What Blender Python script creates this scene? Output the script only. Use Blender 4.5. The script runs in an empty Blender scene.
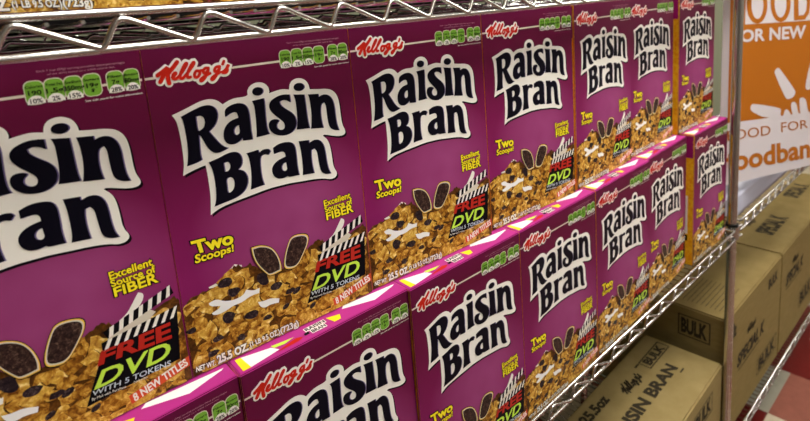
import bpy, bmesh, math, random
from mathutils import Vector, Matrix
from mathutils.geometry import tessellate_polygon
random.seed(7)
S = bpy.context.scene
COL = S.collection
OZ = 1.0            # height of the middle shelf above the floor
W, H, D = .206, .3053, .070
NAMES = 'R Rh a ah i d1 s i2 d2 n B Bh1 Bh2 r a2 a2h n2 W k0 k1 k2 k3 k4 k5 k6 k7 k8 k9 p0 p1 p2 p3 p4 p5 bann board st1 st2 milk3 pap pile pile2 rim m1 m2 z0 z1 z2 z3 z4 z5 z6 z7 z8 z9 z10 z11 sc1 sc2 line T_yel T_whi T_grn T_red T_rb T_blob T_w2 T_edge T0_w'
ART = dict(zip(NAMES.split(), [
((255, 2433), (365, 2471), (444, 2496), (512, 2496), (560, 2465), (580, 2408), (565, 2342), (528, 2289), (478, 2255), (510, 2203), (550, 2135), (593, 2085), (632, 2066), (578, 2048), (517, 2039), (472, 2071), (440, 2124), (406, 2225), (385, 2243), (381, 2161), (373, 2064), (380, 2013), (335, 1997), (245, 1986), (262, 2040), (277, 2144), (279, 2260), (275, 2357), (271, 2406)),
((381, 2411), (423, 2415), (453, 2394), (457, 2342), (439, 2297), (394, 2276), (380, 2283), (380, 2337)),
((646, 2420), (677, 2446), (736, 2464), (800, 2464), (853, 2432), (873, 2373), (873, 2268), (869, 2172), (873, 2115), (870, 2094), (825, 2097), (781, 2102), (776, 2135), (767, 2121), (735, 2100), (693, 2087), (645, 2094), (611, 2130), (602, 2179), (613, 2239), (648, 2287), (700, 2317), (766, 2328), (762, 2360), (753, 2382), (717, 2389), (676, 2376), (642, 2356)),
((761, 2258), (732, 2256), (707, 2229), (702, 2190), (720, 2167), (745, 2173), (760, 2186), (762, 2226)),
((915, 2461), (1035, 2469), (1040, 2433), (1033, 2320), (1029, 2206), (1036, 2139), (1050, 2111), (988, 2107), (916, 2106), (925, 2153), (932, 2257), (935, 2354), (934, 2418)),
((1040, 2543), (1036, 2527), (1025, 2514), (1008, 2505), (987, 2501), (965, 2504), (947, 2513), (935, 2526), (930, 2542), (933, 2557), (944, 2571), (961, 2580), (982, 2584), (1003, 2581), (1022, 2572), (1035, 2559)),
((1102, 2425), (1137, 2447), (1201, 2469), (1272, 2467), (1309, 2458), (1311, 2410), (1310, 2378), (1275, 2406), (1225, 2418), (1193, 2405), (1199, 2372), (1245, 2326), (1302, 2283), (1343, 2231), (1352, 2162), (1330, 2107), (1276, 2069), (1202, 2059), (1122, 2081), (1067, 2131), (1050, 2191), (1070, 2238), (1122, 2247), (1161, 2232), (1165, 2216), (1136, 2193), (1131, 2156), (1158, 2126), (1203, 2123), (1223, 2148), (1218, 2191), (1181, 2232), (1127, 2284), (1087, 2340), (1082, 2391)),
((1350, 2452), (1470, 2433), (1474, 2355), (1476, 2237), (1480, 2137), (1491, 2079), (1418, 2084), (1343, 2093), (1358, 2141), (1369, 2236), (1370, 2352), (1366, 2411)),
((1482, 2516), (1478, 2500), (1465, 2487), (1446, 2478), (1423, 2475), (1401, 2479), (1381, 2489), (1368, 2502), (1363, 2518), (1367, 2534), (1379, 2548), (1398, 2556), (1420, 2559), (1443, 2556), (1463, 2546), (1476, 2532)),
((1513, 2426), (1630, 2414), (1633, 2378), (1678, 2397), (1735, 2392), (1788, 2343), (1809, 2259), (1810, 2157), (1815, 2053), (1837, 1982), (1785, 1993), (1736, 2023), (1716, 2072), (1711, 2175), (1710, 2276), (1692, 2315), (1651, 2302), (1636, 2228), (1636, 2128), (1650, 2048), (1583, 2057), (1505, 2069), (1517, 2110), (1532, 2207), (1532, 2325), (1526, 2385)),
((435, 1975), (531, 1993), (615, 2019), (688, 2019), (735, 1983), (748, 1922), (731, 1867), (695, 1840), (745, 1817), (776, 1756), (771, 1683), (730, 1619), (660, 1581), (575, 1567), (491, 1560), (429, 1551), (453, 1602), (466, 1702), (468, 1825), (459, 1909), (448, 1942)),
((567, 1934), (605, 1941), (627, 1919), (627, 1878), (603, 1849), (568, 1851)),
((569, 1782), (615, 1791), (643, 1763), (646, 1706), (625, 1659), (584, 1638), (566, 1654), (570, 1716)),
((794, 1974), (912, 1983), (919, 1950), (962, 1974), (1018, 1970), (1037, 1940), (1010, 1907), (978, 1921), (940, 1919), (923, 1891), (915, 1818), (913, 1710), (929, 1623), (861, 1620), (790, 1613), (806, 1673), (820, 1777), (819, 1884), (811, 1945)),
((1068, 1966), (1129, 1992), (1207, 1995), (1274, 1976), (1304, 1923), (1306, 1820), (1302, 1708), (1312, 1621), (1252, 1627), (1202, 1630), (1184, 1648), (1133, 1633), (1076, 1644), (1033, 1692), (1026, 1758), (1057, 1805), (1119, 1836), (1189, 1847), (1189, 1884), (1167, 1907), (1118, 1909), (1069, 1902)),
((1186, 1789), (1152, 1786), (1128, 1751), (1137, 1712), (1171, 1700), (1193, 1717), (1189, 1755)),
((1350, 1969), (1462, 1958), (1466, 1925), (1528, 1949), (1590, 1931), (1631, 1870), (1642, 1781), (1645, 1683), (1657, 1592), (1682, 1540), (1623, 1547), (1572, 1583), (1558, 1645), (1551, 1744), (1545, 1822), (1517, 1857), (1480, 1846), (1471, 1782), (1472, 1686), (1483, 1596), (1414, 1604), (1352, 1610), (1366, 1674), (1367, 1787), (1364, 1882)),
((178, 2461), (238, 2478), (334, 2509), (432, 2544), (519, 2550), (584, 2525), (628, 2479), (694, 2508), (759, 2518), (839, 2513), (874, 2526), (876, 2570), (910, 2612), (971, 2632), (1037, 2623), (1084, 2584), (1098, 2534), (1090, 2507), (1156, 2519), (1228, 2527), (1305, 2510), (1315, 2561), (1351, 2600), (1427, 2612), (1498, 2579), (1529, 2521), (1534, 2476), (1628, 2462), (1719, 2454), (1797, 2427), (1849, 2364), (1867, 2270), (1869, 2146), (1874, 2042), (1910, 1961), (1893, 1923), (1825, 1918), (1732, 1946), (1643, 1978), (1626, 1967), (1675, 1918), (1700, 1845), (1709, 1726), (1712, 1607), (1755, 1527), (1728, 1484), (1660, 1478), (1586, 1511), (1459, 1535), (1314, 1550), (1194, 1566), (1076, 1570), (961, 1574), (765, 1556), (613, 1545), (466, 1525), (376, 1484), (387, 1559), (400, 1659), (402, 1781), (401, 1883), (397, 1954), (406, 1952), (383, 1958), (269, 1934), (191, 1910), (214, 2003), (219, 2099), (221, 2215), (216, 2331), (206, 2408)),
((114, 2820), (163, 2846), (212, 2883), (180, 2840), (128, 2762)),
((287, 2912), (243, 2865), (195, 2819), (193, 2776), (197, 2740)),
((229, 2786), (252, 2802), (267, 2819), (254, 2824), (235, 2804), (231, 2776), (252, 2767), (282, 2784)),
((282, 2784), (321, 2827), (367, 2883), (363, 2900), (334, 2868), (297, 2806), (291, 2768), (312, 2765)),
((312, 2765), (361, 2807), (432, 2886), (424, 2899), (389, 2857), (355, 2798), (354, 2763), (379, 2769)),
((458, 2811), (434, 2817), (413, 2786), (419, 2756), (446, 2762), (466, 2789), (458, 2811), (497, 2812)),
((544, 2826), (514, 2830), (492, 2805), (500, 2780), (529, 2796), (548, 2826), (531, 2785), (496, 2736), (466, 2715), (456, 2729), (484, 2752), (552, 2778)),
((647, 2826), (617, 2829), (594, 2807), (597, 2780), (627, 2793), (651, 2823), (628, 2783), (591, 2733), (563, 2712), (555, 2728), (583, 2749), (643, 2776)),
((691, 2869), (676, 2844)),
((663, 2774), (690, 2785), (739, 2837), (710, 2818), (716, 2782), (694, 2762), (667, 2767)),
((1313, 2906), (1291, 2725), (1237, 2823), (1367, 2808)),
((1439, 2908), (1417, 2724), (1363, 2824), (1495, 2809)),
((1564, 2907), (1543, 2724), (1490, 2822), (1618, 2808)),
((1690, 2909), (1669, 2726), (1614, 2825), (1747, 2810)),
((1856, 2908), (1836, 2727), (1782, 2824), (1912, 2811)),
((1978, 2913), (1958, 2729), (1907, 2827), (2031, 2815)),
((1524, 102), (2062, 198), (2044, 97), (1536, 14)),
((1401, 616), (2010, 648), (1974, 211), (1220, 193)),
((1403, 694), (2020, 748), (2010, 648), (1401, 610)),
((1427, 784), (1988, 974), (2010, 882), (1454, 709)),
((1734, 1016), (1776, 990), (1761, 928), (1702, 861), (1645, 807), (1544, 782), (1489, 769), (1549, 823), (1625, 863), (1682, 944)),
((1454, 709), (1795, 823), (1843, 773), (1785, 725), (1572, 706), (1450, 677)),
((-14, 639), (55, 765), (163, 791), (270, 797), (367, 810), (413, 844), (474, 885), (536, 926), (603, 889), (676, 886), (733, 822)),
((1210, 739), (1313, 808), (1394, 860), (1446, 855), (1502, 823), (1673, 797), (1881, 801), (2013, 836), (2116, 786)),
((413, 844), (474, 885), (536, 926), (567, 939), (525, 948), (465, 918), (411, 874)),
((237, 659), (307, 673), (381, 612), (476, 586), (564, 595), (599, 641), (668, 597), (734, 601), (722, 550), (633, 557), (541, 528), (455, 535), (396, 516), (311, 508), (259, 526), (249, 551), (319, 564), (336, 587), (270, 609), (239, 635)),
((695, 462), (754, 443), (831, 442), (921, 398), (909, 355), (823, 376), (759, 365), (717, 396)),
((484, 800), (477, 770), (443, 751), (398, 753), (364, 774), (356, 804), (378, 830), (420, 839), (462, 828)),
((539, 672), (534, 642), (503, 624), (463, 627), (432, 649), (424, 680), (443, 705), (480, 714), (518, 701)),
((457, 441), (452, 407), (422, 387), (382, 392), (351, 418), (342, 454), (360, 483), (396, 491), (435, 475)),
((673, 363), (664, 336), (629, 320), (584, 324), (550, 345), (542, 373), (565, 395), (607, 402), (650, 390)),
((965, 549), (959, 523), (928, 508), (888, 511), (857, 530), (850, 556), (869, 578), (906, 585), (944, 574)),
((1095, 427), (1090, 407), (1064, 395), (1031, 398), (1005, 413), (999, 433), (1016, 450), (1047, 455), (1078, 446)),
((315, 276), (308, 257), (280, 247), (245, 249), (220, 263), (216, 282), (234, 298), (267, 302), (299, 293)),
((531, 177), (526, 154), (504, 142), (474, 145), (451, 164), (445, 188), (459, 207), (486, 211), (515, 200)),
((93, 467), (88, 446), (65, 433), (36, 436), (13, 452), (8, 474), (23, 492), (51, 497), (79, 488)),
((822, 254), (816, 237), (791, 228), (760, 230), (736, 243), (731, 261), (747, 276), (777, 280), (806, 271)),
((256, 152), (248, 136), (221, 127), (186, 130), (162, 142), (158, 159), (176, 173), (209, 176), (241, 168)),
((834, 677), (835, 632), (812, 606), (775, 612), (743, 647), (730, 694), (742, 732), (773, 742), (810, 721)),
((710, 1037), (792, 1036), (897, 983), (956, 886), (984, 761), (975, 693), (858, 681), (821, 724), (741, 853), (713, 959)),
((1132, 1009), (1237, 1002), (1318, 961), (1308, 876), (1239, 768), (1160, 666), (1076, 669), (1015, 706), (1034, 814), (1085, 939)),
((60, 2808), (57, 2789), (825, 2806), (822, 2784)),
((61, 258), (121, 249), (134, 39), (54, 38)),
((121, 249), (402, 173), (453, 84), (134, 39)),
((412, 194), (652, 157), (533, 125), (423, 144)),
((414, 54), (493, 85), (663, 127), (723, 88), (654, 57)),
((782, 209), (1022, 153), (994, 62), (753, 129)),
((1062, 203), (1212, 156), (1174, 75), (1094, 74)),
((1262, 186), (1663, 123), (1924, 86), (1565, 1), (1263, 136)),
((11, 258), (54, 28), (1966, -73)),
((1332, 271), (2011, 204), (1981, 184), (1650, 98), (1281, 221)),
]))
LINES = 'two scoops exc src fib free dvd with mail det tit net oz lb t1 t2 t3'
QUAD = dict(zip(LINES.split(), [
((164, 1292), (550, 1264), (183, 1173), (548, 1148)),
((181, 1159), (543, 1137), (176, 1082), (538, 1070)),
((1546, 1271), (1885, 1272), (1549, 1206), (1885, 1206)),
((1545, 1198), (1896, 1199), (1553, 1141), (1904, 1134)),
((1558, 1127), (1904, 1131), (1560, 1048), (1910, 1039)),
((1387, 618), (1943, 609), (1347, 512), (1936, 459)),
((1320, 453), (1902, 436), (1290, 316), (1917, 276)),
((1279, 308), (1894, 243), (1267, 266), (1889, 192)),
((1265, 250), (1518, 218), (1262, 228), (1516, 195)),
((1581, 216), (1692, 205), (1578, 196), (1690, 185)),
((1549, 98), (2013, 189), (1560, 24), (2034, 115)),
((37, 102), (214, 81), (31, 56), (213, 31)),
((228, 111), (540, 90), (235, 30), (541, 16)),
((553, 82), (1088, 66), (557, 34), (1094, -3)),
((1339, 2975), (1938, 2969), (1337, 2961), (1937, 2953)),
((1402, 2944), (1864, 2941), (1400, 2932), (1863, 2928)),
((1615, 2704), (2033, 2701), (1616, 2689), (2034, 2686)),
]))
TXT = {
    'two': 'Two',
    'scoops': 'Scoops!',
    'exc': 'Excellent',
    'src': 'Source of',
    'fib': 'FIBER',
    'free': 'FREE',
    'dvd': 'DVD',
    'with': 'WITH 5 TOKENS',
    'mail': 'By Mail with Purchase',
    'det': 'Details on Back',
    'tit': '8 NEW TITLES',
    'net': 'NET WT.',
    'oz': '25.5 OZ.',
    'lb': '(1 LB 9.5 OZ.)(723g)',
    't1': 'Each 1 cup (59g) serving provides these percentages',
    't2': 'of the (DV) based on a 2,000 calorie diet.',
    't3': 'See side panel for more information'}
PNAMES = 'field band ring1 hole1 ring2 hole2 dee deeh fing1 fing2 palm line1 line2 line3 line4'
POSTER = dict(zip(PNAMES.split(), [
((121, 5146), (138, 4722), (166, 3505), (173, 1580), (676, 1592), (1549, 1560), (2694, 1499), (3616, 1461), (6099, 1360), (5622, 5301)),
((614, 5541), (682, 4090), (1655, 4044), (2336, 4015), (2949, 4001), (5791, 3907), (5610, 5396)),
((1379, 4519), (1374, 4398), (1344, 4286), (1292, 4192), (1221, 4123), (1137, 4083), (1045, 4074), (951, 4098), (863, 4152), (786, 4233), (725, 4334), (685, 4449), (667, 4570), (674, 4689), (703, 4798), (754, 4890), (823, 4958), (905, 4999), (996, 5009), (1088, 4988), (1176, 4936), (1255, 4858), (1317, 4757), (1360, 4642)),
((1235, 4529), (1234, 4439), (1218, 4355), (1189, 4284), (1150, 4231), (1103, 4199), (1051, 4192), (997, 4208), (947, 4247), (902, 4306), (866, 4382), (842, 4468), (831, 4559), (833, 4648), (849, 4731), (877, 4800), (916, 4853), (962, 4884), (1014, 4893), (1067, 4878), (1117, 4840), (1162, 4782), (1198, 4707), (1223, 4621)),
((2195, 4496), (2191, 4374), (2163, 4261), (2112, 4167), (2042, 4097), (1957, 4056), (1865, 4048), (1771, 4072), (1682, 4126), (1603, 4207), (1541, 4309), (1499, 4425), (1480, 4547), (1485, 4667), (1513, 4776), (1563, 4869), (1632, 4938), (1714, 4979), (1804, 4989), (1897, 4968), (1987, 4916), (2066, 4837), (2130, 4736), (2174, 4620)),
((2046, 4507), (2045, 4414), (2029, 4329), (2001, 4256), (1960, 4202), (1912, 4170), (1858, 4162), (1802, 4179), (1749, 4219), (1702, 4279), (1664, 4356), (1638, 4444), (1625, 4537), (1627, 4628), (1642, 4712), (1671, 4783), (1710, 4837), (1758, 4869), (1812, 4877), (1867, 4862), (1919, 4823), (1967, 4764), (2005, 4688), (2032, 4600)),
((2269, 4962), (2635, 4940), (2848, 4716), (2912, 4469), (2889, 4196), (2747, 4039), (2342, 4051)),
((2449, 4832), (2600, 4822), (2730, 4663), (2788, 4478), (2774, 4266), (2694, 4166), (2507, 4159)),
((1730, 2826), (1833, 2883), (1920, 2851), (2508, 2215), (2550, 2129), (2456, 2013), (2281, 1988), (2168, 2035), (1736, 2732)),
((3118, 3020), (3037, 2901), (2885, 2248), (2961, 2148), (3096, 2157), (3366, 2221), (3398, 2926)),
((937, 2007), (1018, 2049), (1966, 1804), (2035, 1746), (2014, 1589), (2113, 1549), (2168, 1712), (2255, 1732), (2335, 1657), (2432, 1530), (2477, 1530), (2398, 1761), (2399, 1873), (2486, 1903), (2602, 1836), (2691, 1542), (2763, 1541), (2689, 1931), (2770, 1985), (2910, 1935), (2976, 1845), (3065, 1522), (3147, 1527), (3276, 1641), (3516, 1542), (3622, 1394), (1550, 1553), (987, 1829), (921, 1916)),
((254, 3961), (2804, 3881), (257, 3684), (2806, 3571)),
((146, 1447), (1667, 1376), (176, 1185), (1683, 1117)),
((2049, 1391), (3062, 1325), (2079, 1120), (3089, 1099)),
((127, 892), (3208, 767), (167, 372), (3249, 253)),
]))

# ------------------------------------------------------------------ materials
def newmat(name, col, rough=.5, metal=0., spec=.10, coat=0.):
    m = bpy.data.materials.new(name); m.use_nodes = True
    n = m.node_tree.nodes; b = n['Principled BSDF']
    b.inputs['Base Color'].default_value = (*col, 1)
    b.inputs['Roughness'].default_value = rough
    b.inputs['Metallic'].default_value = metal
    b.inputs['Specular IOR Level'].default_value = spec
    b.inputs['Coat Weight'].default_value = coat
    return m
def nt(m): return m.node_tree.nodes, m.node_tree.links, m.node_tree.nodes['Principled BSDF']
def ramp(nodes, stops, interp='LINEAR'):
    r = nodes.new('ShaderNodeValToRGB'); cr = r.color_ramp; cr.interpolation = interp
    while len(cr.elements) < len(stops): cr.elements.new(.5)
    for e, (p, c) in zip(cr.elements, stops): e.position = p; e.color = (*c, 1)
    return r
def noise(nodes, links, scale, detail=4, rough=.6, dist=0., coord='Object', vec=None):
    t = nodes.new('ShaderNodeTexCoord'); x = nodes.new('ShaderNodeTexNoise')
    x.inputs['Scale'].default_value = scale; x.inputs['Detail'].default_value = detail
    x.inputs['Roughness'].default_value = rough; x.inputs['Distortion'].default_value = dist
    links.new(vec if vec else t.outputs[coord], x.inputs['Vector'])
    return x
PR, PC = .30, .0        # print gloss
def front_mat():
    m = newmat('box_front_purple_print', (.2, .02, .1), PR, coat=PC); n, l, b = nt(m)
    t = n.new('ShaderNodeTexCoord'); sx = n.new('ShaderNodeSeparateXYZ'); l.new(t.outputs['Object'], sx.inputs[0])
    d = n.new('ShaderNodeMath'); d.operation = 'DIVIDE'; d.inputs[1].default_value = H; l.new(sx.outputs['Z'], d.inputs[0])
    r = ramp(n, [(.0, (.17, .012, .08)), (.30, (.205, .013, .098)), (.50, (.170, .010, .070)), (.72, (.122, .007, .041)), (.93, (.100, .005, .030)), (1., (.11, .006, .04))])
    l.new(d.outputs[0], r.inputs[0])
    # lighter radial burst printed behind the middle of the pack
    mp = n.new('ShaderNodeMapping'); mp.vector_type = 'POINT'; l.new(t.outputs['Object'], mp.inputs[0])
    mp.inputs['Location'].default_value = (-.118, 0, -.128); mp.inputs['Scale'].default_value = (1, 0, 1.1)
    ln = n.new('ShaderNodeVectorMath'); ln.operation = 'LENGTH'; l.new(mp.outputs[0], ln.inputs[0])
    mr = n.new('ShaderNodeMapRange'); mr.inputs['From Min'].default_value = .105; mr.inputs['From Max'].default_value = .02
    l.new(ln.outputs['Value'], mr.inputs[0])
    nz = noise(n, l, 14, 2, .5); nz2 = n.new('ShaderNodeMath'); nz2.operation = 'MULTIPLY_ADD'; nz2.inputs[1].default_value = 1.2; nz2.inputs[2].default_value = .25
    l.new(nz.outputs[0], nz2.inputs[0])
    mu = n.new('ShaderNodeMath'); mu.operation = 'MULTIPLY'; l.new(mr.outputs[0], mu.inputs[0]); l.new(nz2.outputs[0], mu.inputs[1]); mu.use_clamp = True
    mx = n.new('ShaderNodeMixRGB'); mx.inputs[2].default_value = (.32, .062, .19, 1)
    l.new(mu.outputs[0], mx.inputs[0]); l.new(r.outputs[0], mx.inputs[1]); l.new(mx.outputs[0], b.inputs['Base Color'])
    return m
def cereal_mat(name, stops, scale=150, bump=.0):
    m = newmat(name, stops[0][1], PR, coat=PC); n, l, b = nt(m)
    x = noise(n, l, scale, 5, .65, .6); r = ramp(n, stops); l.new(x.outputs[0], r.inputs[0]); l.new(r.outputs[0], b.inputs['Base Color'])
    return m
M = {}
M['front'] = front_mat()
M['top'] = newmat('box_top_pink', (.42, .030, .22), .35)
M['topwhite'] = newmat('flap_print_white', (.80, .79, .78), .35)
M['yellow_side'] = newmat('box_side_yellow', (.80, .42, .01), .4)
n, l, b = nt(M['yellow_side']); x = noise(n, l, 90, 2); r = ramp(n, [(.35, (.75, .30, .01)), (.6, (.85, .50, .02)), (.72, (.70, .20, .01))]); l.new(x.outputs[0], r.inputs[0]); l.new(r.outputs[0], b.inputs['Base Color'])
M['magenta'] = newmat('side_magenta', (.30, .012, .12), .4)
M['white'] = newmat('print_white', (.80, .77, .70), PR)
M['cream'] = newmat('print_cream', (.62, .56, .45), PR)
M['ink'] = newmat('print_black', (.004, .0035, .005), PR, 0., .05)
M['navy'] = newmat('title_ink', (.004, .0035, .008), PR, 0., .06)
M['violet'] = newmat('title_violet_edge', (.13, .10, .23), PR)
M['red'] = newmat('print_red', (.50, .018, .008), PR)
M['dkred'] = newmat('print_dark_red', (.40, .02, .012), PR)
M['yellow'] = newmat('print_yellow', (.80, .66, .02), PR)
M['orange'] = newmat('print_orange', (.62, .075, .025), PR)
M['lime'] = newmat('print_lime', (.50, .74, .07), PR)
M['green'] = newmat('badge_green', (.17, .38, .035), PR)
M['fine'] = newmat('fine_print_pink', (.42, .20, .27), PR)
M['pale'] = newmat('print_pale_blue', (.55, .62, .72), PR)
G0 = [(.28, (.07, .022, .003)), (.42, (.27, .10, .010)), (.53, (.50, .25, .03)), (.64, (.76, .48, .10)), (.77, (.92, .74, .32))]
G1 = [(.28, (.04, .012, .002)), (.46, (.20, .07, .008)), (.59, (.42, .20, .022)), (.74, (.68, .40, .08))]
G2 = [(.28, (.15, .05, .006)), (.42, (.42, .20, .028)), (.54, (.64, .38, .06)), (.68, (.92, .74, .32))]
M['flake_a'] = cereal_mat('bran_flake_gold', G0, 170)
M['flake_b'] = cereal_mat('bran_flake_brown', G1, 190)
M['flake_c'] = cereal_mat('bran_flake_light', G2, 150)
M['crumb'] = cereal_mat('bran_flake_gaps', [(.3, (.02, .007, .003)), (.55, (.10, .035, .006)), (.8, (.30, .13, .02))], 160)
M['raisin'] = cereal_mat('raisin_print', [(.35, (.008, .005, .008)), (.55, (.03, .018, .02)), (.7, (.13, .09, .09)), (.8, (.35, .3, .3))], 320)
M['raisins'] = cereal_mat('raisin_scoop_print', [(.35, (.012, .006, .006)), (.55, (.045, .022, .018)), (.68, (.15, .09, .06)), (.8, (.3, .22, .15))], 420)
M['gold'] = newmat('scoop_rim_gold', (.80, .50, .06), PR)
M['kraft_flap'] = newmat('box_raw_board', (.33, .26, .19), .8)
def chrome(name, col=(.62, .61, .59), rough=.16):
    m = newmat(name, col, rough, 1.0); n, l, b = nt(m)
    x = noise(n, l, 60, 3); r = ramp(n, [(.3, (rough*.8,)*3), (.8, (rough*1.7,)*3)]); l.new(x.outputs[0], r.inputs[0]); l.new(r.outputs[0], b.inputs['Roughness'])
    return m
M['chrome'] = chrome('chrome_wire')
M['post'] = newmat('chrome_post', (.66, .63, .59), .26, 1.0)
M['plastic'] = newmat('black_plastic_collar', (.01, .01, .01), .4)
def kraft(name, c0, c1):
    m = newmat(name, c0, .75); n, l, b = nt(m)
    t = n.new('ShaderNodeTexCoord'); mp = n.new('ShaderNodeMapping'); mp.inputs['Scale'].default_value = (1, 1, 6); l.new(t.outputs['Object'], mp.inputs[0])
    x = noise(n, l, 18, 6, .6, vec=mp.outputs[0]); r = ramp(n, [(.3, c0), (.75, c1)]); l.new(x.outputs[0], r.inputs[0]); l.new(r.outputs[0], b.inputs['Base Color'])
    return m
M['kraft'] = kraft('kraft_cardboard_lit', (.25, .183, .070), (.31, .23, .095))
M['kraft_lit'] = M['kraft']  # paler copy: the nearest carton's stronger light is put into its colour
M['kraft'] = kraft('kraft_cardboard_shaded', (.20, .142, .048), (.25, .18, .068))  # same board darkened: shade under the shelf is put into the colour
M['kraft_ink'] = newmat('carton_ink', (.035, .027, .015), .8)
M['tape'] = newmat('carton_tape', (.42, .32, .16), .3)
M['p_white'] = newmat('poster_white', (.66, .61, .63), .35)
M['p_orange'] = newmat('poster_orange', (.44, .135, .012), .35)
M['wrap'] = newmat('plastic_wrap', (.50, .50, .60), .25)
M['wall'] = newmat('painted_wall', (.20, .21, .14), .8)
M['roomwall'] = newmat('room_wall', (.33, .315, .28), .8)
M['ceil'] = newmat('ceiling_tile', (.70, .69, .66), .9)
M['navy_label'] = newmat('navy_label', (.03, .03, .12), .5)
M['fixture'] = newmat('fixture_metal', (.7, .7, .7), .5)

# ------------------------------------------------------------------ mesh helpers
def tag(o, label=None, cat=None, group=None, kind=None):
    if label: o['label'] = label
    if cat: o['category'] = cat
    if group: o['group'] = group
    if kind: o['kind'] = kind
    return o
class MB:
    """collects polygons with materials and builds one mesh object"""
    def __init__(s): s.v = []; s.f = []; s.m = []; s.mats = []; s.sm = []
    def mi(s, m):
        m = M[m] if isinstance(m, str) else m
        if m not in s.mats: s.mats.append(m)
        return s.mats.index(m)
    def add(s, vs, fs, m, smooth=False):
        o = len(s.v); s.v += [tuple(v) for v in vs]; k = s.mi(m)
        for f in fs: s.f.append([i+o for i in f]); s.m.append(k); s.sm.append(smooth)
    def box(s, a, b, m, mx=None):
        x0, y0, z0 = a; x1, y1, z1 = b
        vs = [Vector(q) for q in ((x0,y0,z0),(x1,y0,z0),(x1,y1,z0),(x0,y1,z0),(x0,y0,z1),(x1,y0,z1),(x1,y1,z1),(x0,y1,z1))]
        if mx: vs = [mx @ v for v in vs]
        s.add(vs, [(0,3,2,1),(4,5,6,7),(0,1,5,4),(1,2,6,5),(2,3,7,6),(3,0,4,7)], m)
    def tube(s, pts, r, m, n=8, closed=False):
        pts = [Vector(p) for p in pts]; k = len(pts); rings = []
        up = None
        for i, p in enumerate(pts):
            if i == 0: t = pts[1]-p
            elif i == k-1: t = p-pts[i-1]
            else: t = (pts[i+1]-p).normalized()+(p-pts[i-1]).normalized()
            t.normalize()
            if up is None: up = Vector((0,0,1)) if abs(t.z) < .9 else Vector((0,1,0))
            a = t.cross(up).normalized(); b = a.cross(t).normalized(); up = b
            rings.append([p+(a*math.cos(q*2*math.pi/n)+b*math.sin(q*2*math.pi/n))*r for q in range(n)])
        vs = [v for g in rings for v in g]; fs = []
        for i in range(k-1):
            for q in range(n): fs.append((i*n+q, i*n+(q+1)%n, (i+1)*n+(q+1)%n, (i+1)*n+q))
        s.add(vs, fs, m, True)
        s.add(rings[0], [tuple(range(n))], m); s.add(rings[-1], [tuple(range(n))[::-1]], m)
    def poly(s, outer, m, y, holes=(), fn=None):
        """flat polygon in the x-z plane at depth y, facing -y"""
        loops = [outer]+list(holes)
        tri = tessellate_polygon([[Vector((p[0], p[1], 0)) for p in lp] for lp in loops])
        flat = [p for lp in loops for p in lp]
        fs = []
        for t in tri:
            a, b, c = (flat[i] for i in t)
            ar = (b[0]-a[0])*(c[1]-a[1])-(b[1]-a[1])*(c[0]-a[0])
            fs.append(t if ar > 0 else t[::-1])
        fn = fn or (lambda x, z: (x, y, z))
        s.add([fn(*p) for p in flat], fs, m)
    def build(s, name, parent=None, recalc=False):
        me = bpy.data.meshes.new(name); me.from_pydata(s.v, [], s.f); me.update()
        for m in s.mats: me.materials.append(m)
        me.polygons.foreach_set('material_index', s.m); me.polygons.foreach_set('use_smooth', s.sm)
        if recalc:
            bm = bmesh.new(); bm.from_mesh(me); bmesh.ops.recalc_face_normals(bm, faces=bm.faces); bm.to_mesh(me); bm.free()
        o = bpy.data.objects.new(name, me); COL.objects.link(o); o.parent = parent
        return o
def empty(name, loc, rz=0):
    o = bpy.data.objects.new(name, None); COL.objects.link(o); o.location = loc; o.rotation_euler = (0, 0, rz)
    o.empty_display_size = .05
    return o
def smooth(p, it=2, keep=48):
    """corner cutting that keeps sharp corners"""
    for _ in range(it):
        q = []; n = len(p)
        for i in range(n):
            a, b, c = Vector(p[i-1]), Vector(p[i]), Vector(p[(i+1) % n])
            d1, d2 = b-a, c-b
            ang = math.degrees(abs(d1.angle(d2))) if d1.length > 1e-7 and d2.length > 1e-7 else 0
            if ang > keep: q.append(tuple(b))
            else: q += [tuple(b.lerp(a, .25)), tuple(b.lerp(c, .25))]
        p = q
    return p
def fix(x, z):                                     # straighten the lowest print
    return (x, z+(.0062*(x/W)*(1-z/.1) if z < .1 else 0))
def A(k): return [fix(x/1e4, z/1e4) for x, z in ART[k]]
_txt = {}
def text_geo(t, bold=0., shear=0.):
    key = (t, bold, shear)
    if key not in _txt:
        c = bpy.data.curves.new('t', 'FONT'); c.body = t; c.size = 1; c.offset = bold; c.shear = shear; c.resolution_u = 3
        o = bpy.data.objects.new('t', c); COL.objects.link(o); bpy.context.view_layer.update()
        dg = bpy.context.evaluated_depsgraph_get(); e = o.evaluated_get(dg); me = e.to_mesh()
        _txt[key] = ([(v.co.x, v.co.y) for v in me.vertices], [tuple(p.vertices) for p in me.polygons])
        e.to_mesh_clear(); bpy.data.objects.remove(o); bpy.data.curves.remove(c)
    return _txt[key]
hv = text_geo('H')[0]; CAP = max(v[1] for v in hv)
def text(mb, t, TL, TR, BL, BR, m, place, bold=0., shear=0., grow=0.):
    """writes t between four corners (cap height, baseline); place(x, z) -> 3-D"""
    v0, _ = text_geo(t, bold, shear); vs, fs = text_geo(t, bold+grow, shear)
    x0 = min(v[0] for v in v0); x1 = max(v[0] for v in v0)
    TL, TR, BL, BR = (Vector(q) for q in (TL, TR, BL, BR))
    out = []
    for x, y in vs:
        u = (x-x0)/(x1-x0); w = y/CAP
        p = BL.lerp(BR, u)*(1-w)+TL.lerp(TR, u)*w
        out.append(place(p.x, p.y))
    mb.add(out, fs, m)
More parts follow.
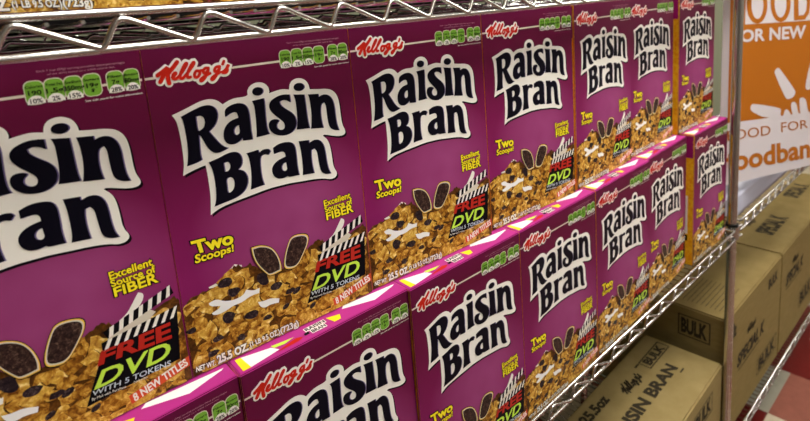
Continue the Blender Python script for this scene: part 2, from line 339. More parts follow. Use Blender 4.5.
def otext(mb, key, m, y, bold=.02, shear=0., grow=0., t=None):
    TL, TR, BL, BR = [fix(x/1e4, z/1e4) for x, z in QUAD[key]]
    text(mb, t or TXT[key], TL, TR, BL, BR, m, lambda x, z: (x, y, z), bold, shear, grow)
def stroke(mb, pts, w, m, y):
    pts = [Vector(p) for p in pts]
    for i in range(2):                                   # soften the polyline
        q = [pts[0]]
        for a, b in zip(pts, pts[1:]): q += [a.lerp(b, .25), a.lerp(b, .75)]
        pts = q+[pts[-1]]
    L = []
    for i, p in enumerate(pts):
        d = pts[min(i+1, len(pts)-1)]-pts[max(i-1, 0)]
        nr = Vector((-d.y, d.x)).normalized()*w/2; L.append((p-nr, p+nr, nr))
    mb.stk = getattr(mb, 'stk', 0)+1; yy = y-(mb.stk % 11)*4.5e-5
    vs = [(q.x, yy-i*1.2e-6, q.y) for i, t in enumerate(L) for q in t[:2]]
    mb.add(vs, [(2*i, 2*i+2, 2*i+3, 2*i+1) for i in range(len(L)-1)], m)
    for e, sg in ((0, -1), (-1, 1)):
        p = pts[e]; nr = L[e][2]; tg = Vector((nr.y, -nr.x))*sg
        arc = [p+nr*math.cos(t*math.pi/6)+tg*math.sin(t*math.pi/6) for t in range(7)]
        mb.add([(q.x, yy-(0 if sg < 0 else len(L)*1.2e-6), q.y) for q in arc], [tuple(range(7)) if sg < 0 else tuple(range(7))[::-1]], m)
def fl(k): return -k*1.2e-4                              # print layer k in front of the board
# ------------------------------------------------------------------ the cereal box, built once
def make_box():
    root = empty('cereal_box', (0, 0, 0)); P = []
    # carton body
    bm = bmesh.new(); bmesh.ops.create_cube(bm, size=1, matrix=Matrix.Translation((W/2, D/2, H/2)) @ Matrix.Diagonal((W, D, H, 1)))
    bmesh.ops.bevel(bm, geom=bm.edges[:], offset=.0010, segments=2, affect='EDGES', clamp_overlap=True)
    me = bpy.data.meshes.new('carton')
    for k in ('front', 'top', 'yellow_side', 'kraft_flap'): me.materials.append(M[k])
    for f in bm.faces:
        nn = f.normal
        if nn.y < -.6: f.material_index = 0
        elif nn.z > .5: f.material_index = 1
        elif abs(nn.x) > .99: f.material_index = 2
        elif nn.y > .6: f.material_index = 0
        else: f.material_index = 3 if nn.z < -.5 else 0
    bm.to_mesh(me); bm.free(); o = bpy.data.objects.new('carton', me); COL.objects.link(o); o.parent = root
    # top flap with its print
    f = MB(); z = H+.0006
    f.box((.002, .0018, H-.0004), (W-.002, D-.004, z), 'top')
    def tp(k, m, lvl=1, ext=False):
        pts = [(x/1e4, y/1e4) for x, y in ART[k]]
        zz = z+lvl*1.2e-4
        pts = [(min(max(x, .003), W-.003), min(max(y, .0025), D-.005)) for x, y in pts]
        f.poly(pts, m, 0, fn=lambda x, y: (x, y, zz))
    tp('T_yel', 'yellow'); tp('T_whi', 'topwhite'); tp('T_grn', 'lime', 2); tp('T_red', 'red', 3); tp('T_blob', 'yellow', 2); tp('T0_w', 'topwhite', 1)
    f.poly([(.0745, .0085), (.080, .0085), (.080, .0125), (.0745, .0125)], 'ink', 0, fn=lambda x, y: (x, y, z+6e-4))
    for (t, y0, y1) in (('RAISIN', .0145, .0195), ('BRAN', .0075, .0125)):
        xa, xb = (.079, .102) if t == 'RAISIN' else (.083, .099)
        f.poly([(xa-.001, y0-.001), (xb+.001, y0-.001), (xb+.001, y1+.001), (xa-.001, y1+.001)], 'white', 0, fn=lambda x, y: (x, y, z+3e-4))
        text(f, t, (xa, y1), (xb, y1), (xa, y0), (xb, y0), 'ink', lambda x, y: (x, y, z+5e-4), .03)
    f.box((.002, D-.0042, H-.0004), (W-.002, D-.003, H+.0012), 'kraft_flap')
    f.build('top_flap', root)
    # narrow side panel
    for sgn, xx in ((-1, -.00015), (1, W+.00015)):
        sp = MB()
        def q(y0, y1, z0, z1, m, lv):
            x = xx+sgn*lv*1.2e-4; vs = [(x, y0, z0), (x, y1, z0), (x, y1, z1), (x, y0, z1)]
            sp.add(vs, [(0, 3, 2, 1) if sgn < 0 else (0, 1, 2, 3)], m)
        q(.002, D-.002, .002, H-.002, 'yellow_side', 0)
        q(.002, D-.002, H-.052, H-.002, 'magenta', 1)
        q(.012, .055, .075, .165, 'white', 1)
        for i in range(14): q(.015, .052, .082+i*.0058, .0828+i*.0058, 'ink', 2)
        q(.012, .055, .058, .072, 'ink', 1); q(.022, .045, .064, .080, 'dkred', 3)
        sp.build('side_panel', root)
    # maker logo with the white rule
    g = MB(); ln = A('line')
    zc = .2800
    g.poly([(.0012, zc-.0010), (W-.0012, zc-.0010), (W-.0012, zc+.0010), (.0012, zc+.0010)], 'cream', fl(1))
    ks = [A('k%d' % i) for i in range(10)]
    for k in ks: stroke(g, k, .0072, 'white', fl(2))
    for k in ks[:1]: stroke(g, k, .0036, 'red', fl(7))
    for k in ks[1:]: stroke(g, k, .0027 if k is not ks[1] else .0036, 'red', fl(7))
    g.build('maker_logo', root)
    # title
    g = MB(); g.poly(smooth(A('W'), 2, 62), 'white', fl(2))
    sh = [(x+.0016, z-.0024) for x, z in smooth(A('W'), 1, 62)]; g.poly(sh, 'ink', fl(1))
    for k, hs in (('R', ['Rh']), ('a', ['ah']), ('i', []), ('d1', []), ('s', []), ('i2', []), ('d2', []), ('n', []), ('B', ['Bh1', 'Bh2']), ('r', []), ('a2', ['a2h']), ('n2', [])):
        pts = smooth(A(k), 2, 62); hol = [smooth(A(h), 2, 80) for h in hs]
        g.poly(pts, 'violet', fl(4), hol)
        sx = .0010
        g.poly([(x-sx, z+.0002) for x, z in pts], 'navy', fl(5), [[(x-sx, z+.0002) for x, z in h] for h in hol])
    g.build('title_lettering', root)
    # nutrition badges
    g = MB(); facts = [('Calories', '190', '10%'), ('Total Fat', '1.5g', '2%'), ('Sodium', '350mg', '15%'), ('Sugars', '19g', '*'), ('Fiber', '7g', '28%'), ('Magnesium', '80mg', '20%')]
    def rr(cx, cz, w, h, r):
        out = []
        for (sx, sz, a0) in ((1, 1, 0), (-1, 1, 90), (-1, -1, 180), (1, -1, 270)):
            for k in range(5):
                a = math.radians(a0+k*22.5); out.append((cx+sx*(w/2-r)+r*math.cos(a), cz+sz*(h/2-r)+r*math.sin(a)))
        return out
    for i, (t1, t2, t3) in enumerate(facts):
        tpt, bt, lf, rt = A('p%d' % i); cx = (lf[0]+rt[0])/2; cz = .2815; w = rt[0]-lf[0]; h = tpt[1]-bt[1]
        g.poly(rr(cx, cz, w, h, .0045), 'cream', fl(3)); g.poly(rr(cx, cz, w-.0013, h-.0013, .004), 'green', fl(4))
        if t3 != '*':
            g.poly([(cx+(w/2-.0007)*math.cos(a*math.pi/8), cz-h/2+.0007+max(0, .0062*math.sin(a*math.pi/8)) if a < 9 else 0) for a in range(9)], 'white', fl(5))
        n_ = lambda t, z0, z1, hw, m: text(g, t, (cx-hw, z1), (cx+hw, z1), (cx-hw, z0), (cx+hw, z0), m, lambda x, z: (x, fl(7), z), .02)
        n_(t1, cz+.0035, cz+.0055, min(.0054, .0011*len(t1)), 'ink'); n_(t2, cz-.0018, cz+.0016, .0014*len(t2), 'ink')
        n_(t3, cz-.0078, cz-.0045 if t3 != '*' else cz-.003, .0013*len(t3), 'ink')
    otext(g, 't1', 'fine', fl(2), 0); otext(g, 't2', 'fine', fl(2), 0); otext(g, 't3', 'white', fl(2), .01)
    g.build('nutrition_badges', root)
    # slogans
    g = MB()
    for k in ('two', 'scoops'): otext(g, k, 'ink', fl(2), .04 if k == 'two' else .03, 0, .06 if k == 'two' else .09)
    for k in ('two', 'scoops'): otext(g, k, 'yellow', fl(4), .04 if k == 'two' else .03)
    g.build('scoops_slogan', root)
    g = MB()
    for k in ('exc', 'src', 'fib'): otext(g, k, 'ink', fl(2), .03, 0, .06); 
    for k in ('exc', 'src', 'fib'): otext(g, k, 'yellow', fl(4), .025)
    g.build('fiber_slogan', root)
    # printed picture of flakes, raisins and milk
    g = MB(); ol = A('pile'); o2 = A('pile2')
    mid = [(.083, .074), (.10, .070), (.112, .072)]
    top = [(.0012, .063)]+[p for p in ol if p[0] > .003]+mid+[(min(p[0], W-.0012), p[1]) for p in o2 if p[0] > .121]
    rim = A('rim'); g.poly([(p[0]-.001, p[1]+.0012) for p in ol if .025 < p[0] < .062]+[(.06, .07), (.03, .07)], 'white', fl(2))
    jag = []
    for i, (a, b) in enumerate(zip(top, top[1:])):
        for t in (0, .34, .67): jag.append((a[0]+(b[0]-a[0])*t, a[1]+(b[1]-a[1])*t+random.uniform(-.0018, .0018)))
    jag.append(top[-1])
    g.poly(jag+[(W-.0012, .0012), (.0012, .0012)], 'crumb', fl(3))
    def top_at(x):
        for a, b in zip(top, top[1:]):
            if a[0] <= x <= b[0]: return a[1]+(b[1]-a[1])*(x-a[0])/max(b[0]-a[0], 1e-6)
        return .05
    rnd = random.Random(11); cnt = 0; cells = []
    for row in range(9):
        for c in range(17):
            cells.append((.004+c*.0124+rnd.uniform(-.004, .004)+(row % 2)*.006, .094-row*.0115+rnd.uniform(-.003, .003)))
    for i, (cx, cz) in enumerate(cells):
        r0 = rnd.uniform(.0062, .0105)
        if cx < r0*.7 or cx > W-r0*.7 or cz > top_at(min(cx, W-.002))-r0*.45: continue
        n = 11; ph = rnd.uniform(0, 6); asp = rnd.uniform(.6, 1.); an = rnd.uniform(-.6, .9)
        rad = [r0*(1+.22*math.sin(2*k+ph)+rnd.uniform(-.16, .16)) for k in range(n)]
        def blob(s, dx=0, dz=0):
            o = []
            for k in range(n):
                t = k*2*math.pi/n; x = math.cos(t)*rad[k]*s; z = math.sin(t)*rad[k]*asp*s
                o.append((min(max(cx+dx+x*math.cos(an)-z*math.sin(an), .0012), W-.0012), max(cz+dz+x*math.sin(an)+z*math.cos(an), .0012)))
            return smooth(o, 1, 70)
        yy = fl(3.2)-cnt*5.4e-6; cnt += 1
        g.poly(blob(1.06, .0005, -.0007), 'crumb', yy)
        g.poly(blob(1.), ('flake_a', 'flake_c', 'flake_b', 'flake_a', 'flake_c')[rnd.randrange(5)], yy-1.8e-6)
        if rnd.random() < .75: g.poly(blob(.45, rnd.uniform(-.002, .002), rnd.uniform(-.001, .002)), ('flake_c', 'flake_b', 'flake_a')[rnd.randrange(3)], yy-3.6e-6)
    for i in range(12):
        q = A('z%d' % i); cc = Vector((sum(p[0] for p in q)/len(q), sum(p[1] for p in q)/len(q)))
        q = [tuple(cc+(Vector(p)-cc)*rnd.uniform(.85, 1.35)) for p in q]
        g.poly(smooth(q, 1, 80), 'raisin', fl(8.6))
    for (cx, cz, rx, rz) in ((.112, .042, .005, .0035), (.098, .030, .004, .003), (.128, .018, .004, .003), (.197, .052, .004, .005), (.176, .012, .005, .0025)):
        g.poly([(cx+rx*math.cos(t*.785), cz+rz*math.sin(t*.785+.4)) for t in range(8)], 'raisin', fl(8.6))
    g.poly(smooth(A('m1'), 2, 75), 'topwhite', fl(9)); g.poly(smooth(A('m2'), 2, 75), 'topwhite', fl(9))
    g.build('cereal_picture', root)
    # two scoops full of raisins
    for k in ('sc1', 'sc2'):
        g = MB(); pts = smooth(A(k), 2, 75); c = Vector((sum(p[0] for p in pts)/len(pts), sum(p[1] for p in pts)/len(pts)))
        big = [tuple(c+(Vector(p)-c)*1.09) for p in pts]; g.poly(big, 'ink', fl(9.3))
        big = [tuple(c+(Vector(p)-c)*1.04) for p in pts]; g.poly(big, 'gold', fl(9.6)); g.poly([tuple(c+(Vector(p)-c)*.98) for p in pts], 'cream', fl(9.9)); g.poly([tuple(c+(Vector(p)-c)*.91) for p in pts], 'raisins', fl(10.2))
        g.build('raisin_scoop', root)
    # clapperboard offer
    g = MB(); B0 = fl(10)
    g.poly(smooth(A('milk3'), 2, 75), 'white', fl(9.4)); g.poly(A('pap'), 'cream', fl(9.3))
    g.poly(A('board'), 'ink', B0)
    def stick(k, nst):
        a, b2, c, d = [Vector(p) for p in A(k)]
        g.poly([tuple(p) for p in (a, b2, c, d)], 'ink', fl(10.5))
        for i in range(nst):
            u0 = (i+.12)/nst; u1 = (i+.55)/nst; sh = .55/nst
            p = [a.lerp(b2, min(u0+sh, 1)), a.lerp(b2, min(u1+sh, 1)), d.lerp(c, u1), d.lerp(c, u0)]
            g.poly([tuple(x) for x in p], 'white', fl(11))
    stick('st1', 8); stick('st2', 7)
    otext(g, 'free', 'dkred', fl(11), .035); otext(g, 'dvd', 'lime', fl(11), .02, .25); otext(g, 'with', 'pale', fl(11), .01); otext(g, 'mail', 'white', fl(11), 0); otext(g, 'det', 'white', fl(11), 0)
    g.build('clapperboard_offer', root)
    g = MB(); pts = A('bann'); pts = [(min(x, W-.0012), max(z, .0012)) for x, z in pts]
    g.poly(pts, 'orange', fl(12)); otext(g, 'tit', 'white', fl(13), .03); g.build('titles_banner', root)
    g = MB(); 
    TLq, TRq, BLq, BRq = [Vector(fix(x/1e4, z/1e4)) for x, z in QUAD['lb']]
    for t, u0, u1 in (('(1 LB 9.5 OZ.)', 0, .60), ('(723g)', .61, 1)):
        qs = [TLq.lerp(TRq, u0), TLq.lerp(TRq, u1), BLq.lerp(BRq, u0), BLq.lerp(BRq, u1)]
        for gr, m, ly in ((.05, 'ink', fl(12)-1e-5), (0, 'white', fl(13))): text(g, t, *qs, m, lambda x, z: (x, ly, z), .035, 0, gr)
    for k, bo in (('net', .035), ('oz', .05)): otext(g, k, 'ink', fl(12)-1e-5, bo, 0, .05); otext(g, k, 'white', fl(13), bo)
    g.build('weight_text', root)
    return root
def copy_tree(o, parent=None):
    kids = list(o.children)
    c = o.copy(); COL.objects.link(c)
    if parent: c.parent = parent
    for k in kids: copy_tree(k, c)
    return c
PIT = W+.0008; SET = .0304
POS = {  # x shift, y shift, yaw of each box in its row
'L0': (.0149, .0046, .0102), 'L1': (.0145, .0043, -.0151), 'L2': (.0119, -.0028, -.0104), 'L3': (.0099, -.0051, .0005), 'L4': (.0105, -.0046, .0167), 'L5': (.0102, .0037, .0430), 'L6': (.0214, .0009, .0083),
'U0': (-.0162, .0016, .0083), 'U1': (-.0173, .0035, -.0334), 'U2': (-.0172, -.0010, -.0478), 'U3': (-.0123, -.0051, -.0386), 'U4': (-.0059, -.0116, .0385), 'U5': (-.0045, .0014, .0249), 'U6': (.0056, -.0007, .0106)}
LAB = {
'U0': 'purple cereal box cut off by the left edge of the frame, upper row',
'U1': 'largest fully visible purple cereal box, second from the left in the upper row',
'U2': 'purple cereal box third from the left in the upper row',
'U3': 'purple cereal box in the middle, fourth from the left, of the upper row',
'U4': 'purple cereal box fifth from the left in the upper row, two left of the gap',
'U5': 'purple cereal box in the upper row just left of the yellow side showing',
'U6': 'last purple cereal box at the right end of the upper row, yellow side showing',
'L0': 'purple cereal box at the bottom left corner, only its top strip seen',
'L1': 'purple cereal box in the lower row, second from left, title half out of frame',
'L2': 'purple cereal box third from the left in the lower row',
'L3': 'purple cereal box in the lower row, fourth from the left above the wire rail',
'L4': 'purple cereal box in the lower row, third from the right end',
'L5': 'purple cereal box in the lower row just left of the one with a yellow side',
'L6': 'last purple cereal box at the right end of the lower row, by the chrome post'}
proto = make_box(); used = False
for k, (dx, dy, yw) in POS.items():
    o = proto if not used else copy_tree(proto); used = True
    i = int(k[1]); up = k[0] == 'U'
    o.location = ((i-1)*PIT+dx, dy+(SET if up else 0), OZ+(H+.0008 if up else 0)); o.rotation_euler.z = yw
    tag(o, LAB[k], 'cereal box', 'cereal boxes in the upper row' if up else 'cereal boxes in the lower row')
LIFT = .0205; SH = .6256
for i, lab in ((0, 'purple cereal box on the top shelf at upper left corner, only its base seen'), (1, 'cereal box on the top shelf, second from left, only a sliver of base seen')):
    o = copy_tree(proto); o.location = (.058-(1-i)*(W+.001), .058, OZ+SH+LIFT); o.rotation_euler.z = 0
    tag(o, lab, 'cereal box', 'cereal boxes on the top shelf')
g = MB(); g.box((-.45, .065, .0108), (.62, .30, LIFT-.0002), 'plastic')  # black stands in for the shade behind the top rail
o = g.build('shaded_shelf_tray'); o.location = (0, 0, OZ+SH); tag(o, 'thin tray under the cereal boxes on the top shelf, coloured black in place of shade', 'tray')

# ------------------------------------------------------------------ chrome wire shelving
YR = -.019; PITCH = .0635; ROD = .0031
def truss(x0, x1, y, zlo, zhi, phase, name, parent, axis='x', dark=False):
    g = MB(); P = (lambda u, z: (u, y, z)) if axis == 'x' else (lambda u, z: (y, u, z))
    g.tube([P(x0, zhi), P(x1, zhi)], ROD, 'chrome', 10); g.tube([P(x0, zlo), P(x1, zlo)], ROD, 'chrome', 10)
    k0 = math.ceil((x0-phase)/PITCH); k1 = math.floor((x1-phase)/PITCH); pts = []
    zb = zlo+ROD*.4; zt = zhi-ROD*1.6
    for k in range(k0, k1):
        b = phase+k*PITCH
        pts += [(b-.0040, zb+.0011), (b-.0012, zb), (b+.0012, zb+.0008), (b+.0035, zb+.0035), (b+.0095, zt-.0045), (b+.0125, zt-.0008), (b+.0155, zt), (b+.0195, zt-.0008)]
    dy = -.0018
    q = []
    for u, z in pts: p = P(u, z); q.append((p[0], p[1]+(dy if axis == 'x' else 0), p[2]))
    if len(q) > 2: g.tube(q, .0023, 'chrome', 8)
    return g.build(name, parent)
def shelf(root, x0, x1, z, deck, dep=.457, phase=.4536):
    s = MB(); zlo, zhi = -.0102, .0155
    y0, y1 = YR, YR+dep
    n = int((x1-x0)/(PITCH/3))
    k0 = math.ceil((x0-phase)/(PITCH/3))
    # deck wires running front to back, ends tucked under the top rod
    for k in range(k0, k0+n):
        x = phase+.0125+k*PITCH/3
        if x < x0+.004 or x > x1-.004: continue
        s.tube([(x, y0-.0015, .0098), (x, y0+.004, .0098), (x, y0+.010, deck-.0015), (x, y1-.010, deck-.0015), (x, y1-.004, .0098), (x, y1+.0015, .0098)], .00155, 'chrome', 6)
    o = s.build('shelf', root); o.location = (0, 0, z)
    truss(x0, x1, y0, zlo, zhi, phase, 'front_rail', o); truss(x0, x1, y1, zlo, zhi, phase+.02, 'rear_rail', o)
    truss(y0, y1, x0, zlo, zhi, y0+.01, 'side_rail', o, 'y'); truss(y0, y1, x1, zlo, zhi, y0+.01, 'side_rail', o, 'y')
    for yy in (y0+dep/3, y0+dep*2/3):
        truss(x0+.003, x1-.003, yy, -.0085, deck-.0062, phase+.01, 'brace', o)
    for cx in (x0, x1):
        for cy in (y0+.014, y1-.014):
            pass
    return o
unit = empty('wire_shelving_unit', (0, 0, 0))
tag(unit, 'long chrome wire shelving unit carrying the cereal boxes and cartons', 'shelving')
XL, XR, XP = -.550, 1.262, 1.2880
for z, dk in ((-.6256, 0.), (0., 0.), (SH, .0105)): shelf(unit, XL, XR, OZ+z, dk)
for z, dk in ((-.6256, 0.), (.016, 0.), (SH, .0105)): shelf(unit, 1.306, 3.10, OZ+z, dk, phase=1.330)
def post(x, y):
    g = MB(); g.tube([(x, y, .03), (x, y, 2.05)], .0110, 'post', 20)
    for k in range(int(1.95/.0254)):                       # raised rings every inch
        z = .06+k*.0254; g.tube([(x, y, z), (x, y, z+.0010)], .0112, 'post', 20)
    o = g.build('post', unit)
    g = MB(); g.tube([(x, y, .0), (x, y, .012)], .019, 'plastic', 16); g.tube([(x, y, .01), (x, y, .035)], .008, 'chrome', 12); g.build('levelling_foot', o)
    for z in (-.6256, 0, SH):
        g = MB(); g.tube([(x, y, OZ+z-.014), (x, y, OZ+z+.020)], .0165, 'chrome', 18); g.tube([(x, y, OZ+z+.020), (x, y, OZ+z+.026)], .0145, 'plastic', 18)
        for dx in (-1, 1):
            if z == 0 or True: g.tube([(x+dx*.010, y-.010 if y < .1 else y+.010, OZ+z+.0155), (x+dx*.027, YR if y < .1 else YR+.457, OZ+z+.0155)], .0034, 'chrome', 8); g.tube([(x+dx*.010, y-.010 if y < .1 else y+.010, OZ+z-.0102), (x+dx*.027, YR if y < .1 else YR+.457, OZ+z-.0102)], .0034, 'chrome', 8)
        g.build('collar', o)
for x in (XL-.0245, XP, 3.125):
    post(x, -.005); post(x, .424)

# ------------------------------------------------------------------ shipping cartons
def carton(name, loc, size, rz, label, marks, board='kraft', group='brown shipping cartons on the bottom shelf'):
    r = empty(name, loc, rz); sx, sy, sz = size
    bm = bmesh.new(); bmesh.ops.create_cube(bm, size=1, matrix=Matrix.Translation((sx/2, sy/2, sz/2)) @ Matrix.Diagonal((sx, sy, sz, 1)))
    bmesh.ops.bevel(bm, geom=bm.edges[:], offset=.004, segments=2, affect='EDGES')
    me = bpy.data.meshes.new('carton_body'); me.materials.append(M[board]); bm.to_mesh(me); bm.free()
    o = bpy.data.objects.new('carton_body', me); COL.objects.link(o); o.parent = r
    tp = MB(); tp.box((.003, sy*.5-.022, sz), (sx-.003, sy*.5+.022, sz+.0003), 'tape'); tp.box((.004, sy*.5-.0006, sz-.001), (sx-.004, sy*.5+.0006, sz+.0005), 'kraft_ink')
    if sy > .25: tp.build('packing_tape', r)
    pl = {'top': lambda x, y: (x, y, sz+.0006), 'front': lambda x, z: (x, -.0006, z), 'left': lambda y, z: (-.0006, sy-y, z), 'right': lambda y, z: (sx+.0006, y, z)}
    gs = {}
    for mk in marks:
        f = pl[mk[0]]; g = MB()
        if mk[1] == 'frame':
            x0, z0, x1, z1 = mk[2]; t = .0032
            for a in ((x0, z0, x1, z0+t), (x0, z1-t, x1, z1), (x0, z0, x0+t, z1), (x1-t, z0, x1, z1)):
                g.add([f(a[0], a[1]), f(a[2], a[1]), f(a[2], a[3]), f(a[0], a[3])], [(0, 1, 2, 3)], 'kraft_ink')
        elif mk[1] == 'bar':
            x0, z0, x1, z1 = mk[2]; g.add([f(x0, z0), f(x1, z0), f(x1, z1), f(x0, z1)], [(0, 1, 2, 3)], 'kraft_ink')
        elif mk[1] == 'lines':
            x0, z0, x1, z1 = mk[2]
            for k in range(12): q = z0+k*.012; g.add([f(x0, q), f(x1, q), f(x1, q+.0015), f(x0, q+.0015)], [(0, 1, 2, 3)], 'kraft_ink')
        elif mk[1] == 'script':
            x0, z0, sc, sh = mk[2]
            for k in range(10):
                pts = [((x/1e4-.006)*sc+x0, (z/1e4-.272)*sc*1.25+z0) for x, z in ART['k%d' % k]]
                mb2 = MB(); stroke(mb2, pts, .0034*sc, 'kraft_ink', 0); g.add([f(v[0], v[2]) for v in mb2.v], mb2.f, 'kraft_ink')
        else:
            x0, z0, x1, z1 = mk[2]; text(g, mk[1], (x0, z1), (x1, z1), (x0, z0), (x1, z0), 'kraft_ink', f, .05, mk[3] if len(mk) > 3 else 0)
        g.build({'frame': 'printed_frame', 'bar': 'printed_line', 'lines': 'printed_lines', 'script': 'printed_script'}.get(mk[1], 'printed_text'), r)
    tag(r, label, 'carton', group); return r
zb = OZ-.6256+.0002
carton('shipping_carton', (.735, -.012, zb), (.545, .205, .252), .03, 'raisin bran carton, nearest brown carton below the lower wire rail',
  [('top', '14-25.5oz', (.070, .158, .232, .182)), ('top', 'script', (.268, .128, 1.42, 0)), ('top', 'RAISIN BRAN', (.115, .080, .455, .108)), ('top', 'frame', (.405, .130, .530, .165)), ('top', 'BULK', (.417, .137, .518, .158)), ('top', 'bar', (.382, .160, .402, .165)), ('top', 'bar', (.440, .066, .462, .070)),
   ('front', 'frame', (.342, .160, .470, .215)), ('front', 'BULK', (.352, .170, .460, .206)), ('right', 'frame', (.05, .1, .15, .15))], board='kraft_lit')
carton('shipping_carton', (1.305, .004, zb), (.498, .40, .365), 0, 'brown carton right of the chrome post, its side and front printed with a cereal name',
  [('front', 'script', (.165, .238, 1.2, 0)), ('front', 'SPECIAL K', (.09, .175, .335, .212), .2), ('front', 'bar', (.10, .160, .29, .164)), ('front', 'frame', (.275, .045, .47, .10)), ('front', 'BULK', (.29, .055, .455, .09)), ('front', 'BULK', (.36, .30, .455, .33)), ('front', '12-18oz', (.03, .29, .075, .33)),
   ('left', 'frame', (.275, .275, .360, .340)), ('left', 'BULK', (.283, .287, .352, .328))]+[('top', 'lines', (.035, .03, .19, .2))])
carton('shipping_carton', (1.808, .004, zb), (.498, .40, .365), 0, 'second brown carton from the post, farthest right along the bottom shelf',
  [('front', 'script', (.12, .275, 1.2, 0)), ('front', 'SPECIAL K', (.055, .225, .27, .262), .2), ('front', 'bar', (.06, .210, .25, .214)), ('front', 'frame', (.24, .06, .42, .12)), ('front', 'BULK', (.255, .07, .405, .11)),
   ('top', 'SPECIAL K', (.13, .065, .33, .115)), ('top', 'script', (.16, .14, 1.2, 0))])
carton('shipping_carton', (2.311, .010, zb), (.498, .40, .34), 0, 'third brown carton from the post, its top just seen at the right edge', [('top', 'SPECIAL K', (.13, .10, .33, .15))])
# parcel in plastic wrap on the neighbouring middle shelf
def soft_pack(name, loc, size, m, label, cat, bulge=.006):
    bm = bmesh.new(); sx, sy, sz = size
    bmesh.ops.create_cube(bm, size=1, matrix=Matrix.Translation((sx/2, sy/2, sz/2)) @ Matrix.Diagonal((sx, sy, sz, 1)))
    bmesh.ops.subdivide_edges(bm, edges=bm.edges[:], cuts=5, use_grid_fill=True)
    rd = random.Random(3)
    for v in bm.verts:
        x, y, z = v.co
        if z > sz*.3: v.co.z += bulge*math.sin(math.pi*x/sx)*math.sin(math.pi*y/sy)+rd.uniform(-.002, .002)
        if 0 < z: v.co.y += rd.uniform(-.002, .002); v.co.x += rd.uniform(-.002, .002)
    me = bpy.data.meshes.new(name); bm.to_mesh(me); bm.free(); me.materials.append(M[m])
    for p in me.polygons: p.use_smooth = True
    o = bpy.data.objects.new(name, me); COL.objects.link(o); o.location = loc; tag(o, label, cat); return o
soft_pack('wrapped_parcel', (1.325, .006, OZ+.0162), (.56, .36, .060), 'wrap', 'pale lavender plastic-wrapped parcel on the middle shelf under the poster', 'parcel')
g = MB(); g.box((0, 0, 0), (.20, .18, .17), 'p_white'); g.box((-.0004, -.0004, .03), (.2004, .1804, .075), 'navy_label')
o = g.build('white_pack'); o.location = (1.33, .13, OZ+.088); tag(o, 'white pack with navy band seen in the gap left of the poster', 'pack')

# ------------------------------------------------------------------ food bank poster
pa = math.atan2(-.121, .300)
post_r = empty('poster', (1.304, .0275, OZ+.112), pa); PW, PH = .60, .50
tag(post_r, 'orange and white food bank poster hanging behind the chrome post', 'poster')
g = MB(); g.box((-.008, 0, 0), (PW, .0015, PH), 'p_white'); g.build('sheet', post_r)
def pp(k): return [(min(x/1e4, PW-.001), min(z/1e4, PH-.001)) for x, z in POSTER[k]]
g = MB(); g.poly([(.0155, .165), (PW-.001, .140), (PW-.001, PH-.001), (.0135, PH-.001)], 'p_orange', -.0003); g.poly([(.064, .409), (.30, .400), (PW-.001, .39), (PW-.001, PH-.001), (.064, PH-.001)], 'p_white', -.0005)
def cut(c, rx, rz, z0, n=40):
    return [(c[0]+rx*math.cos(t*2*math.pi/n), min(c[1]+rz*math.sin(t*2*math.pi/n), PH-.001)) for t in range(n)]
for a, h in (('ring1', 'hole1'), ('ring2', 'hole2')):
    g.poly(pp(a), 'p_orange', -.0007, [pp(h)])
g.poly(pp('dee'), 'p_orange', -.0007, [pp('deeh')])
g.build('banner_print', post_r)
g = MB()
for k in ('fing1', 'fing2', 'palm'): g.poly(smooth(pp(k), 2, 85), 'p_white', -.0006)
g.build('hand_emblem', post_r)
for k, t, m, bo in (('line1', 'FOR NEW', 'p_white', .03), ('line2', 'FOOD', 'p_orange', .0), ('line3', 'FOR', 'p_orange', .0), ('line4', 'foodban', 'p_orange', .03)):
    q = [(x/1e4, z/1e4) for x, z in POSTER[k]]; g = MB()
    text(g, t, *q, m, lambda x, z: (x, -.0009, z), bo); g.build('lettering', post_r)
for hx in (.12,):
    g = MB(); g.tube([(hx, .0008, PH-.012), (hx, -.003, PH-.004), (hx, -.002, PH+.010), (hx, .004, PH+.018)], .0012, 'chrome', 6); g.build('hook', post_r)
# ------------------------------------------------------------------ room
def plane(name, pts, m):
    g = MB(); g.add(pts, [(0, 1, 2, 3)], m); o = g.build(name); tag(o, kind='structure'); return o
fm = newmat('vinyl_tiles', (.3, .1, .08), .3); n, l, b = nt(fm)
t = n.new('ShaderNodeTexCoord'); mp = n.new('ShaderNodeMapping'); l.new(t.outputs['Object'], mp.inputs[0])
mp.inputs['Scale'].default_value = (1/.3048, 1/.3048, 1/.3048)
mp.inputs['Location'].default_value = (-1.985/.3048, -.066/.3048, .5)
fl_ = n.new('ShaderNodeVectorMath'); fl_.operation = 'FLOOR'; l.new(mp.outputs[0], fl_.inputs[0])
dt = n.new('ShaderNodeVectorMath'); dt.operation = 'DOT_PRODUCT'; dt.inputs[1].default_value = (2, 1, 0); l.new(fl_.outputs[0], dt.inputs[0])
md = n.new('ShaderNodeMath'); md.operation = 'FLOORED_MODULO'; md.inputs[1].default_value = 6; l.new(dt.outputs['Value'], md.inputs[0])
dv = n.new('ShaderNodeMath'); dv.operation = 'DIVIDE'; dv.inputs[1].default_value = 6; l.new(md.outputs[0], dv.inputs[0])
DR = (.13, .012, .010); r = ramp(n, [(0, (.33, .31, .24)), (.1, DR), (.45, (.55, .47, .34)), (.6, DR), (.78, (.27, .095, .065))], 'CONSTANT'); l.new(dv.outputs[0], r.inputs[0])
x = noise(n, l, 30, 4); mx = n.new('ShaderNodeMixRGB'); mx.blend_type = 'MULTIPLY'; mx.inputs[0].default_value = .35; l.new(r.outputs[0], mx.inputs[1]); l.new(x.outputs[0], mx.inputs[2]); l.new(mx.outputs[0], b.inputs['Base Color'])
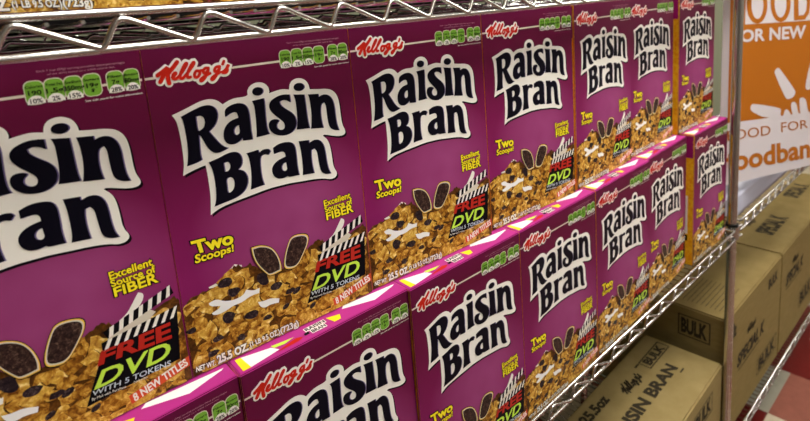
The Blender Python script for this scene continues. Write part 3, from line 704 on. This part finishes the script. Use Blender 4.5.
X0, X1, Y0, Y1, ZC = -3.5, 6.5, -4.2, .80, 3.0
plane('floor', [(X0, Y0, 0), (X1, Y0, 0), (X1, Y1, 0), (X0, Y1, 0)], fm)
plane('ceiling', [(X0, Y1, ZC), (X1, Y1, ZC), (X1, Y0, ZC), (X0, Y0, ZC)], 'ceil')
plane('wall_back', [(X0, Y1, 0), (X1, Y1, 0), (X1, Y1, ZC), (X0, Y1, ZC)], 'wall')
plane('wall_front', [(X1, Y0, 0), (X0, Y0, 0), (X0, Y0, ZC), (X1, Y0, ZC)], 'roomwall')
plane('wall_left', [(X0, Y0, 0), (X0, Y1, 0), (X0, Y1, ZC), (X0, Y0, ZC)], 'roomwall')
plane('wall_right', [(X1, Y1, 0), (X1, Y0, 0), (X1, Y0, ZC), (X1, Y1, ZC)], 'roomwall')
em = bpy.data.materials.new('lamp_diffuser'); em.use_nodes = True; nn = em.node_tree.nodes; nn.clear()
e = nn.new('ShaderNodeEmission'); e.inputs[0].default_value = (1, .965, .90, 1); e.inputs[1].default_value = 31; oo = nn.new('ShaderNodeOutputMaterial'); em.node_tree.links.new(e.outputs[0], oo.inputs[0])
M['lamp'] = em
em2 = em.copy(); em2.name = 'lamp_diffuser_dim'; [q for q in em2.node_tree.nodes if q.type == 'EMISSION'][0].inputs[1].default_value = 13; M['lamp2'] = em2
for i, (lx, ly) in enumerate(((.7, -.72), (3.0, -.72), (5.3, -.72), (.7, -2.7), (3.0, -2.7), (5.3, -2.7))):
    r = empty('ceiling_light', (lx, ly, ZC))
    g = MB(); g.box((-.62, -.31, -.06), (.62, .31, -.001), 'fixture'); g.build('lamp_housing', r)
    g = MB(); g.box((-.59, -.28, -.068), (.59, .28, -.0605), 'lamp' if i < 3 else 'lamp2'); g.build('diffuser', r)
    tag(r, 'white recessed fluorescent ceiling light above the aisle', 'ceiling light', 'ceiling lights above the aisle')
w = bpy.data.worlds.new('World'); S.world = w; w.use_nodes = True
w.node_tree.nodes['Background'].inputs[0].default_value = (1, .96, .9, 1); w.node_tree.nodes['Background'].inputs[1].default_value = .15
# ------------------------------------------------------------------ camera
cd = bpy.data.cameras.new('Camera'); cam = bpy.data.objects.new('Camera', cd); COL.objects.link(cam)
f = Vector((.64105719, .74685808, -.176773)); rt = Vector((.74731352, -.65988837, -.07790925)); up = Vector((.1748376, .08216056, .98116332))
mt = Matrix(((rt.x, up.x, -f.x, -.14059), (rt.y, up.y, -f.y, -.44407), (rt.z, up.z, -f.z, OZ+.62826), (0, 0, 0, 1)))
cam.matrix_world = mt; cd.sensor_width = 36; cd.sensor_fit = 'HORIZONTAL'; cd.lens = 531.84*36/810
cd.shift_x = -2.007/810; cd.shift_y = (103.005-210.5)/810; cd.clip_start = .02
cd.dof.use_dof = True; cd.dof.focus_distance = .58; cd.dof.aperture_fstop = 7.5
S.camera = cam
S.view_settings.view_transform = 'Standard'; S.view_settings.look = 'None'; S.view_settings.gamma = 1; S.view_settings.exposure = -0.27
S.view_settings.use_curve_mapping = False
